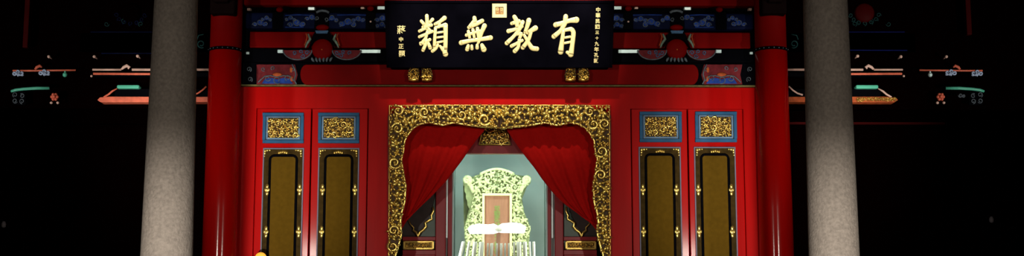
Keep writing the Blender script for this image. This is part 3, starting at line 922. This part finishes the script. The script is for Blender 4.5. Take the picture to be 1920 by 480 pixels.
def frieze():
    # topmost red beam
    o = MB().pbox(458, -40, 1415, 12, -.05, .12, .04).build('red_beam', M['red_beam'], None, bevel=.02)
    tag(o, 'red beam at the very top, passing behind the black plaque', 'beam', )
    # blue painted beam
    Y = -.06; w = Wall(Y)
    t = thing('painted_beam', 'blue beam painted with clouds, either side of the black plaque', 'beam', tuple(P(937, 55, Y)))
    MB().pbox(460, 24, 1413, 54, Y, .14, 0).build('beam_body', M['navy'], t, bevel=.02)
    for s in (0, 1):
        f = (lambda p: p) if s == 0 else mir
        b, c = MB(), MB()
        for (x, y, sz, fl) in ((556, 42, 1.3, 1), (545, 34, .8, -1), (585, 32, 1.0, 1), (622, 34, 1.0, -1), (652, 41, 1.3, -1), (672, 35, 1.0, 1), (717, 34, 1.1, 1), (716, 46, .9, -1)):
            cloud_motif(c, b, w, f, x, y, sz, fl)
        for (x, y, sz, fl) in ((488, 42, 1.1, 1), (500, 34, .8, -1)):
            cloud_motif(c, b, w, f, x, y, sz, fl)
        b.build('blue_cloud', M['blue'], t); c.build('cloud_outline', M['cloud'], t)
        m = MB(); line2d(m, w, f([(535, 29), (560, 28), (582, 29)]), 1.1, .006, 5); line2d(m, w, f([(632, 28.5), (660, 28), (700, 29)]), 1.1, .006, 5)
        line2d(m, w, f([(535, 51), (570, 51.5)]), 1.0, .006, 5)
        m.build('blue_line', M['blue'], t)
        for (x0, x1) in ((511, 531), (590, 617), (686, 704)):
            p = f([(x0, 0), (x1, 0)]); a, b2 = min(p[0][0], p[1][0]), max(p[0][0], p[1][0])
            MB().pbox(a, 23, b2, 55, Y, .03, .012).build('dark_band', M['black'], t, bevel=.004)
        # pale bearing blocks and red pegs over the beam
        for (x0, x1, y0, y1) in ((577, 590, 13, 19), (707, 724, 11.5, 18), (676, 683, 13, 17), (463, 469, 15, 20)):
            p = f([(x0, 0), (x1, 0)]); a, b2 = min(p[0][0], p[1][0]), max(p[0][0], p[1][0])
            MB().prism([(a, y0), (b2, y0), (b2, y1), (a, y1)], Wall(-.12, 10.0, P(a, y1, -.12).z), .09, 0).build('bearing_block', M['pale_glaze'] if x0 in (577, 707) else M['pinkish'], t, bevel=.006)
        for (x, y) in ((525, 19), (695, 17)):
            p = f([(x, y)])[0]; kk = m_per_px(Y)
            MB().ball(w.at(p[0], p[1], .02), 7 * kk, .03, 5 * kk).build('red_peg', M['red_beam'], t)
        p = f([(695, 41)])[0]
        MB().ball(w.at(p[0], p[1], .01), .012, .01, .01).build('peach_bud', M['pinkish'], t)
    # middle red board
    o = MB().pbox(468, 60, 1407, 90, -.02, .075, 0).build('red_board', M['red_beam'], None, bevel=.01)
    tag(o, 'plain red board between the blue beam and the two roundels', 'board')
    # dark lower rail; pale leaning bars stand in for lamp reflections on it
    t = thing('highlight_rail', 'black rail with pale cyan highlight bars above the red header beam', 'rail', tuple(P(937, 116, -.05)))
    MB().pbox(458, 91, 1415, 117, -.04, .12, 0).build('rail_body', M['black'], t, bevel=.01)
    for s in (0, 1):
        f = (lambda p: p) if s == 0 else mir
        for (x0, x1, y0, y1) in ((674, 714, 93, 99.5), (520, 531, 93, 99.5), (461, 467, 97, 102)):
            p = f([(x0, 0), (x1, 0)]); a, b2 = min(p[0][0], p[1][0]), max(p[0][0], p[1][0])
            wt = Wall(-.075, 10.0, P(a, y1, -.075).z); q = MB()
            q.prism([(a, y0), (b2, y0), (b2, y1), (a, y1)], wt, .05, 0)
            q.build('highlight_bar', M['pale_glaze'], t, bevel=.005)
    # roundels with lotus bracket
    for s in (0, 1):
        f = (lambda p: p) if s == 0 else mir
        Y = -.10; w = Wall(Y); k = m_per_px(Y)
        c = f([(604, 92)])[0]
        t = thing('roundel_bracket', ('bracket with red roundel between painted boats, left of the black plaque' if s == 0 else 'bracket with red roundel between painted boats, right of the black plaque'),
                  'bracket', tuple(w.at(*c)), 'red roundel brackets beside the plaque')
        m = MB().lathe([(20 * k, -.12), (20 * k, .0), (18 * k, .018), (10 * k, .024), (2 * k, .026)], tuple(w.at(*c)), 28, 'y')
        m.build('roundel', M['red_beam'], t)
        MB().ball(w.at(c[0], c[1] + 2, .028), 1.5 * k).build('roundel_pin', M['orange'], t)
        m = MB().prism(f([(578, 90), (586, 66), (592, 57), (616, 57), (622, 66), (630, 90), (620, 76), (604, 71), (588, 76)]), w, .12, -.01)
        m.build('hood', M['black'], t)
        MB().prism(f([(591, 57.5), (616, 57.5), (614, 63), (593, 63)]), w, .05, .01).build('blue_cap', M['skyblue'], t, bevel=.004)
        m = MB().ball(w.at(f([(604, 51)])[0][0], 51, -.02), 13 * k, .04, 6 * k)
        m.build('red_knob', M['red_beam'], t)
        MB().tube([w.at(*p, .0) for p in f([(593, 23.5), (598, 21), (604, 20), (612, 21), (617, 24)])], 2.4 * k, 8).build('pale_cap', M['cloud'], t)
        for sg in (-1, 1):
            m = MB()
            line2d(m, w, f([(604 + sg * q[0], q[1]) for q in ((26, 64), (24, 69), (22, 74), (26, 79), (29, 84), (31, 90))]), [1.6, 2.2, 2.6, 2.4, 2.0, 1.4], .01)
            m.build('carved_flank', M['sage'], t)
            m = MB()
            line2d(m, w, f([(604 + sg * q[0], q[1]) for q in ((30, 63), (28, 70), (30, 78), (33, 86))]), 1.0, .01, 5)
            m.build('flank_edge', M['orange'], t)
            # boat-shaped painted medallion
            arc = [(604 + sg * (46 + 27 * math.cos(PI * i / 14)), 94 + 18 * math.sin(PI * i / 14)) for i in range(15)]
            b = MB().prism(f(arc), w, .05, .0).build('painted_boat', M['maroon'], t)
            m = MB(); line2d(m, w, f(arc), 1.2, .004, 5)
            m.build('boat_edge', M['cloud'], b)
            m = MB()
            for q, (dx, dy, r) in enumerate(((28, 99, 4.5), (40, 97, 4), (52, 99, 4), (36, 105, 4.5))):
                line2d(m, w, f(spiral(604 + sg * dx, dy, r, r * .3, 1.1, q, 12, sg)), .8, .008, 5)
            m.build('boat_scroll', M['skyblue'], b)
        m = MB()
        for dx in (-17, -10, -3.5, 3.5, 10, 17):
            leaf(m, w, f([(604 + dx, 112)])[0][0], 112, 4.5, PI / 2 + dx * .03, .0, .01, k)
        m.build('lotus_petals', M['cloud'], t)
frieze()

# ---------------------------------------------------------------- the side bays
def side_bay(s):
    """painted beams and carved ends in the dark bay between stone column and outer edge"""
    f = (lambda p: p) if s == 0 else (lambda p: [(1866 - x, y) for x, y in p])
    sd = 'left' if s == 0 else 'right'
    Y = 0.0; w = Wall(Y); k = m_per_px(Y)
    def pb(m, x0, y0, x1, y1, dep=.1, out=0.0, Yq=0.0):
        a = f([(x0, 0), (x1, 0)]); return m.pbox(min(a[0][0], a[1][0]), y0, max(a[0][0], a[1][0]), y1, Yq, dep, out)
    at = lambda x, y, o=0.0: w.at(f([(x, y)])[0][0], y, o)
    # tie beam behind the stone column
    t = thing('tie_beam', 'coral-edged tie beam running behind the %s stone column' % sd, 'beam', tuple(at(280, 145)))
    pb(MB(), 172, 134.5, 394, 143, .14, -.02).build('beam_body', M['black'], t, bevel=.006)
    m = MB(); line2d(m, w, f([(174, 131), (228, 131)]), 2.0, .01); line2d(m, w, f([(248, 131), (392, 131)]), 2.4, .01); m.build('pale_edge', M['pinkish'], t)
    m = MB(); line2d(m, w, f([(176, 139), (290, 139.5), (340, 139)]), 2.4, .02); m.build('coral_edge', M['coral'], t)
    m = MB(); line2d(m, w, f([(229, 131), (233, 127), (239, 124), (244, 127), (241, 130)]), [2, 3, 3.4, 2.6, 1.6], .025); m.build('curled_knob', M['pinkish'], t)
    MB().ball(at(172, 143, .01), 2.4 * k).build('end_bead', M['pinkish'], t)
    # lower beam with teal saddle
    t = thing('saddle_beam', 'coral beam with a teal saddle bar, behind the %s stone column' % sd, 'beam', tuple(at(285, 194)))
    pr = [(183, 188), (188, 183), (205, 181.5), (392, 182), (392, 192), (190, 192.5)]
    MB().prism(f(pr), w, .14, .02).build('beam_body', M['coral'] if s == 0 else M['orange'], t, bevel=.006)
    pb(MB(), 221, 160.5, 263, 167.5, .1, .05).build('saddle_bar', M['teal'], t, bevel=.014)
    m = MB(); line2d(m, w, f([(221, 167), (212, 172), (205, 178), (196, 183)]), [1.2, 2, 2, 1.6], .03); line2d(m, w, f([(388, 163), (381, 170), (372, 176), (362, 179)]), 1.7, .03)
    m.build('curved_brace', M['pinkish'] if s else M['coral'], t)
    pb(MB(), 215, 167, 392, 181.5, .08, .0).build('dark_infill', M['black'], t)
    if s == 1:
        m = MB(); carve(m, f([(186, 183), (262, 183), (262, 191), (186, 191)]), w, 600, 3.0, .02, .8, 0); m.build('gold_flecks', M['golddim'], t)
    # outer short rail with cloud ends and green ball
    t = thing('short_rail', 'thin red rail with pale cloud ends at the far %s' % sd, 'rail', tuple(at(82, 136)))
    m = MB(); line2d(m, w, f([(24, 132.5), (60, 132.5), (100, 132), (142, 131.5)]), 1.9, .0); m.build('rail', M['coral'], t)
    for (x, y) in ((35, 137), (84, 136)):
        m = MB()
        for dx, dy, r in ((-7, 1, 4.2), (0, -2, 4.5), (7, 1, 4.2), (2, 3, 3.6)):
            line2d(m, w, f(spiral(x + dx, y + dy, r, r * .3, 1.2, dx, 12)), 1.7, .012, 6)
        m.build('cloud_end', M['ice'], t)
    m = MB(); line2d(m, w, f([(67, 131), (70, 127), (76, 124), (80, 127)]), [2, 3, 3, 1.6], .02); m.build('curled_knob', M['coral'], t)
    m = MB().ball(at(123, 141, .02), 4.6 * k); m.ball(at(123, 135.5, .015), 2 * k); m.build('green_ball', M['pale_glaze'] if s else M['teal'], t)
    # outer teal bar with carved hangers
    t = thing('teal_bar', 'curved teal bar over carved hangers at the far %s' % sd, 'bar', tuple(at(60, 172)))
    m = MB(); line2d(m, w, f([(22, 172), (30, 169.5), (45, 167.5), (70, 166), (94, 166)]), [2.4, 3, 3, 3.2, 3.0], .02, 8, .9); m.build('bar', M['teal'], t)
    m = MB()
    for (x, y, r) in ((29, 178, 5), (29, 189, 5), (42, 180, 4.5), (42, 190, 5)):
        line2d(m, w, f(spiral(x, y, r, r * .35, 1.2, y, 12)), 1.0, .01, 6)
    m.build('carved_hanger', M['cloud'], t)
    MB().prism(f([(24, 172), (47, 171), (48, 196), (24, 196)]), w, .03, -.005).build('hanger_board', M['black'], t)
    # carved flower drop
    t = thing('flower_drop', 'small carved coral flower hanging at the far %s' % sd, 'carving', tuple(at(103, 195)))
    m = MB()
    for q in range(6):
        a = q * PI / 3
        m.ball(at(103 + 5.2 * math.cos(a), 182 + 5.0 * math.sin(a), .01), 3.2 * k, .02, 3.2 * k, 8, 6)
    m.ball(at(103, 182, .03), 3.4 * k); m.build('petals', M['coral'], t)
    m = MB(); m.ball(at(97, 193, .01), 3 * k, .015, 2.6 * k); m.ball(at(109, 193, .01), 3 * k, .015, 2.8 * k); m.build('pale_tips', M['pinkish'], t)
    m = MB(); m.tube([at(103, 182, .01), at(103, 182, -.13)], .012, 8); m.build('peg', M['black'], t)
    if s == 1:
        m = MB()
        for (x, y, r) in ((66, 179, 4), (60, 180, 3)): line2d(m, w, f(spiral(x, y, r, r * .3, 1.2, 0, 12)), 1.2, .01, 6)
        m.build('small_curl', M['cloud'], t)
    # knobs in a row above
    for i, (x, y) in enumerate(((93, 107), (178, 107), (259, 106))):
        where = ('outermost', 'middle', 'innermost')[i]
        m = MB().ball(at(x, y, .02), 3.2 * k, .02, 3.2 * k); m.tube([at(x, y, .02), at(x, y, -.12)], 1.4 * k, 8)
        o = m.build('beam_peg', M['pinkish'])
        tag(o, 'tiny pale peg, %s of the row above the beams at far %s' % (where, sd), 'peg', 'pale beam pegs, %s bay' % sd)
    # dim upper beams with roundel
    t = thing('blue_edged_beam', 'dim dark beam with blue edges and roundel, top %s bay' % sd, 'beam', tuple(at(240, 102)))
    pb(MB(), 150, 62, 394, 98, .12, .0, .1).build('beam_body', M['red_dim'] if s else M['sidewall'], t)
    m = MB()
    line2d(m, w, f([(190, 100), (285, 100)] if s == 0 else [(165, 94.5), (285, 94)]), 1.2, .0, 5)
    line2d(m, w, f([(170, 60), (285, 60)]), 1.0, .0, 5)
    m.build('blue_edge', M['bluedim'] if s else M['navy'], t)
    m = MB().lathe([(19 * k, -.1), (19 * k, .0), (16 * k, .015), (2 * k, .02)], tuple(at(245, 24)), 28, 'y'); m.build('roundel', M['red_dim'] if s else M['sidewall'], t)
    m = MB()
    for i in range(7):
        a = PI * (i + .5) / 7
        line2d(m, w, f(spiral(245 + 27 * math.cos(a), 24 + 20 * math.sin(a), 4.5, 1.5, 1.1, a, 10)), .9, .0, 5)
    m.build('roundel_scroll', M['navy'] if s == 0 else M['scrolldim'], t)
    m = MB()
    for i in range(4):
        line2d(m, w, f(spiral(200 + i * 32, 45 - (i % 2) * 6, 5, 1.5, 1.1, i, 10)), .8, .0, 5)
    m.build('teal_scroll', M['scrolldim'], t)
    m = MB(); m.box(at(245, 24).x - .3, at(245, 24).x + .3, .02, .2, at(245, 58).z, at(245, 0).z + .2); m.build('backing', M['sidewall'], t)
    # scroll bracket between stone and red column
    o = MB(); line2d(o, w, f(spiral(377, 82, 8, 3, 1.2, 1, 14)), 1.3, -.01, 6); line2d(o, w, f([(369, 74), (372, 66), (382, 64)]), 1.1, -.01, 6)
    o = o.build('scroll_bracket', M['scrolldim'])
    tag(o, 'faint teal curl bracket between the %s stone column and red column' % sd, 'bracket')
    # hanging red post
    a, b = at(48.5, 90), at(48.5, -40)
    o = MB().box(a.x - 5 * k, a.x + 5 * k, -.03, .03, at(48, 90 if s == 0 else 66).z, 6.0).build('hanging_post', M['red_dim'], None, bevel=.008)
    tag(o, 'slim red post hanging from the eaves at the top %s' % sd, 'post')
    # dull pale lamp shade low on the dark wall
    x, y = ((7, 421) if s == 0 else (1859, 412))
    c = P(x, y, 2.36)
    t = thing('wall_lamp', 'small unlit pale lamp low on the dark wall at far %s' % sd, 'lamp', tuple(c))
    kk = m_per_px(2.36)
    MB().lathe([(1.5 * kk, -6 * kk), (4 * kk, -4 * kk), (4.4 * kk, 1 * kk), (2.4 * kk, 6 * kk)], tuple(c), 16).build('shade', M['dimwhite'], t)
    MB().box(c.x - .008, c.x + .008, c.y, 2.41, c.z - .01, c.z + .01).build('arm', M['iron'], t)
side_bay(0); side_bay(1)

# ---------------------------------------------------------------- standing lamp at the bottom edge
def standing_lamp():
    Y = -.13; k = m_per_px(Y)
    c = P(489, 484, Y); r = 11 * k
    t = thing('standing_lamp', 'amber round lamp globe in front of the leftmost ochre panel', 'lamp', (c.x, Y, 0))
    MB().ball(c, r, r, r, 24, 16).build('globe', M['globe'], t)
    MB().lathe([(.02, 0), (.02, c.z - r)], (c.x, Y, 0), 16).build('pole', M['iron'], t)
    MB().lathe([(.11, 0), (.11, .03), (.05, .06), (.02, .1)], (c.x, Y, 0), 24).build('base', M['iron'], t)
standing_lamp()

# ---------------------------------------------------------------- light
def spot(name, loc, aim, power, size, blend, radius, col=(1, .93, .82)):
    l = bpy.data.lights.new(name, 'SPOT'); l.energy = power; l.spot_size = math.radians(size); l.spot_blend = blend
    l.shadow_soft_size = radius; l.color = col
    o = bpy.data.objects.new(name, l); COL.objects.link(o); o.location = loc
    d = Vector(aim) - Vector(loc)
    o.rotation_euler = d.to_track_quat('-Z', 'Y').to_euler()
    return o
# courtyard floodlights standing either side of the viewer
spot('flood_light', (-3.4, -11.5, 3.3), (-.6, 0, 2.3), 880, 55, 1.0, .09, (1, .92, .80))
spot('flood_light', (3.4, -11.5, 3.3), (.6, 0, 2.3), 880, 55, 1.0, .09, (1, .92, .80))
# added spot out of view, brightens the plaque lettering
spot('plaque_fill', (0, -10.5, 3.5), (0, 0, 4.75), 200, 22, .9, .10, (1, .93, .78))
# two more unseen spots added overhead, to lift the gold characters
spot('plaque_fill', (-.62, -1.9, 5.75), (-.52, -.4, 4.9), 240, 44, .7, .04, (1, .93, .78))
spot('plaque_fill', (.62, -1.9, 5.75), (.52, -.4, 4.9), 240, 44, .7, .04, (1, .93, .78))
# low floodlights lighting the porch columns from below
spot('ground_light', (-2.2, -8.5, .4), (-2.62, -3, 2.25), 3000, 22, 1.0, .12, (1, .95, .86))
spot('ground_light', (2.2, -8.5, .4), (2.62, -3, 2.25), 3000, 22, 1.0, .12, (1, .95, .86))
# unseen low light, added to brighten the lower doorway
spot('doorway_fill', (0, -5, .25), (0, 0, 1.7), 150, 52, 1.0, .1, (1, .9, .75))
# extra unseen spots, added to brighten the beams of the side bays
spot('bay_fill', (-8.5, -8.0, 1.2), (-4.1, 0, 4.3), 1300, 26, 1.0, .12, (1, .95, .88))
spot('bay_fill', (8.5, -8.0, 1.2), (4.1, 0, 4.3), 1300, 26, 1.0, .12, (1, .95, .88))
def area(name, loc, aim, power, sx, sy, col):
    l = bpy.data.lights.new(name, 'AREA'); l.energy = power; l.shape = 'RECTANGLE'; l.size = sx; l.size_y = sy; l.color = col
    o = bpy.data.objects.new(name, l); COL.objects.link(o); o.location = loc
    o.rotation_euler = (Vector(aim) - Vector(loc)).to_track_quat('-Z', 'Y').to_euler()
    return o
zt = P(937, 270, YC).z
area('niche_light', (P(937, 300, YC).x, YC + .2, zt + .02), (0, YT + .3, 2.6), 6, .8, .06, (.74, 1, .92))
# upright area lights added out of sight behind the posts, brighten the lower niche
for px, sg in ((842, 1), (1032, -1)):
    c = P(px, 420, YC)
    area('niche_light', (c.x + sg * .045, YC + .14, c.z - .1), (c.x + sg * .55, YT + .3, c.z - .1), 7.5, .05, 1.5, (.90, 1, .84))

w = bpy.data.worlds.new('night'); scene.world = w; w.use_nodes = True
w.node_tree.nodes['Background'].inputs[0].default_value = (0.0006, 0.0005, 0.0008, 1)
w.node_tree.nodes['Background'].inputs[1].default_value = 1.0
vs = scene.view_settings
vs.view_transform = 'Standard'; vs.look = 'None'; vs.exposure = 0.0; vs.gamma = 1.0; vs.use_curve_mapping = False
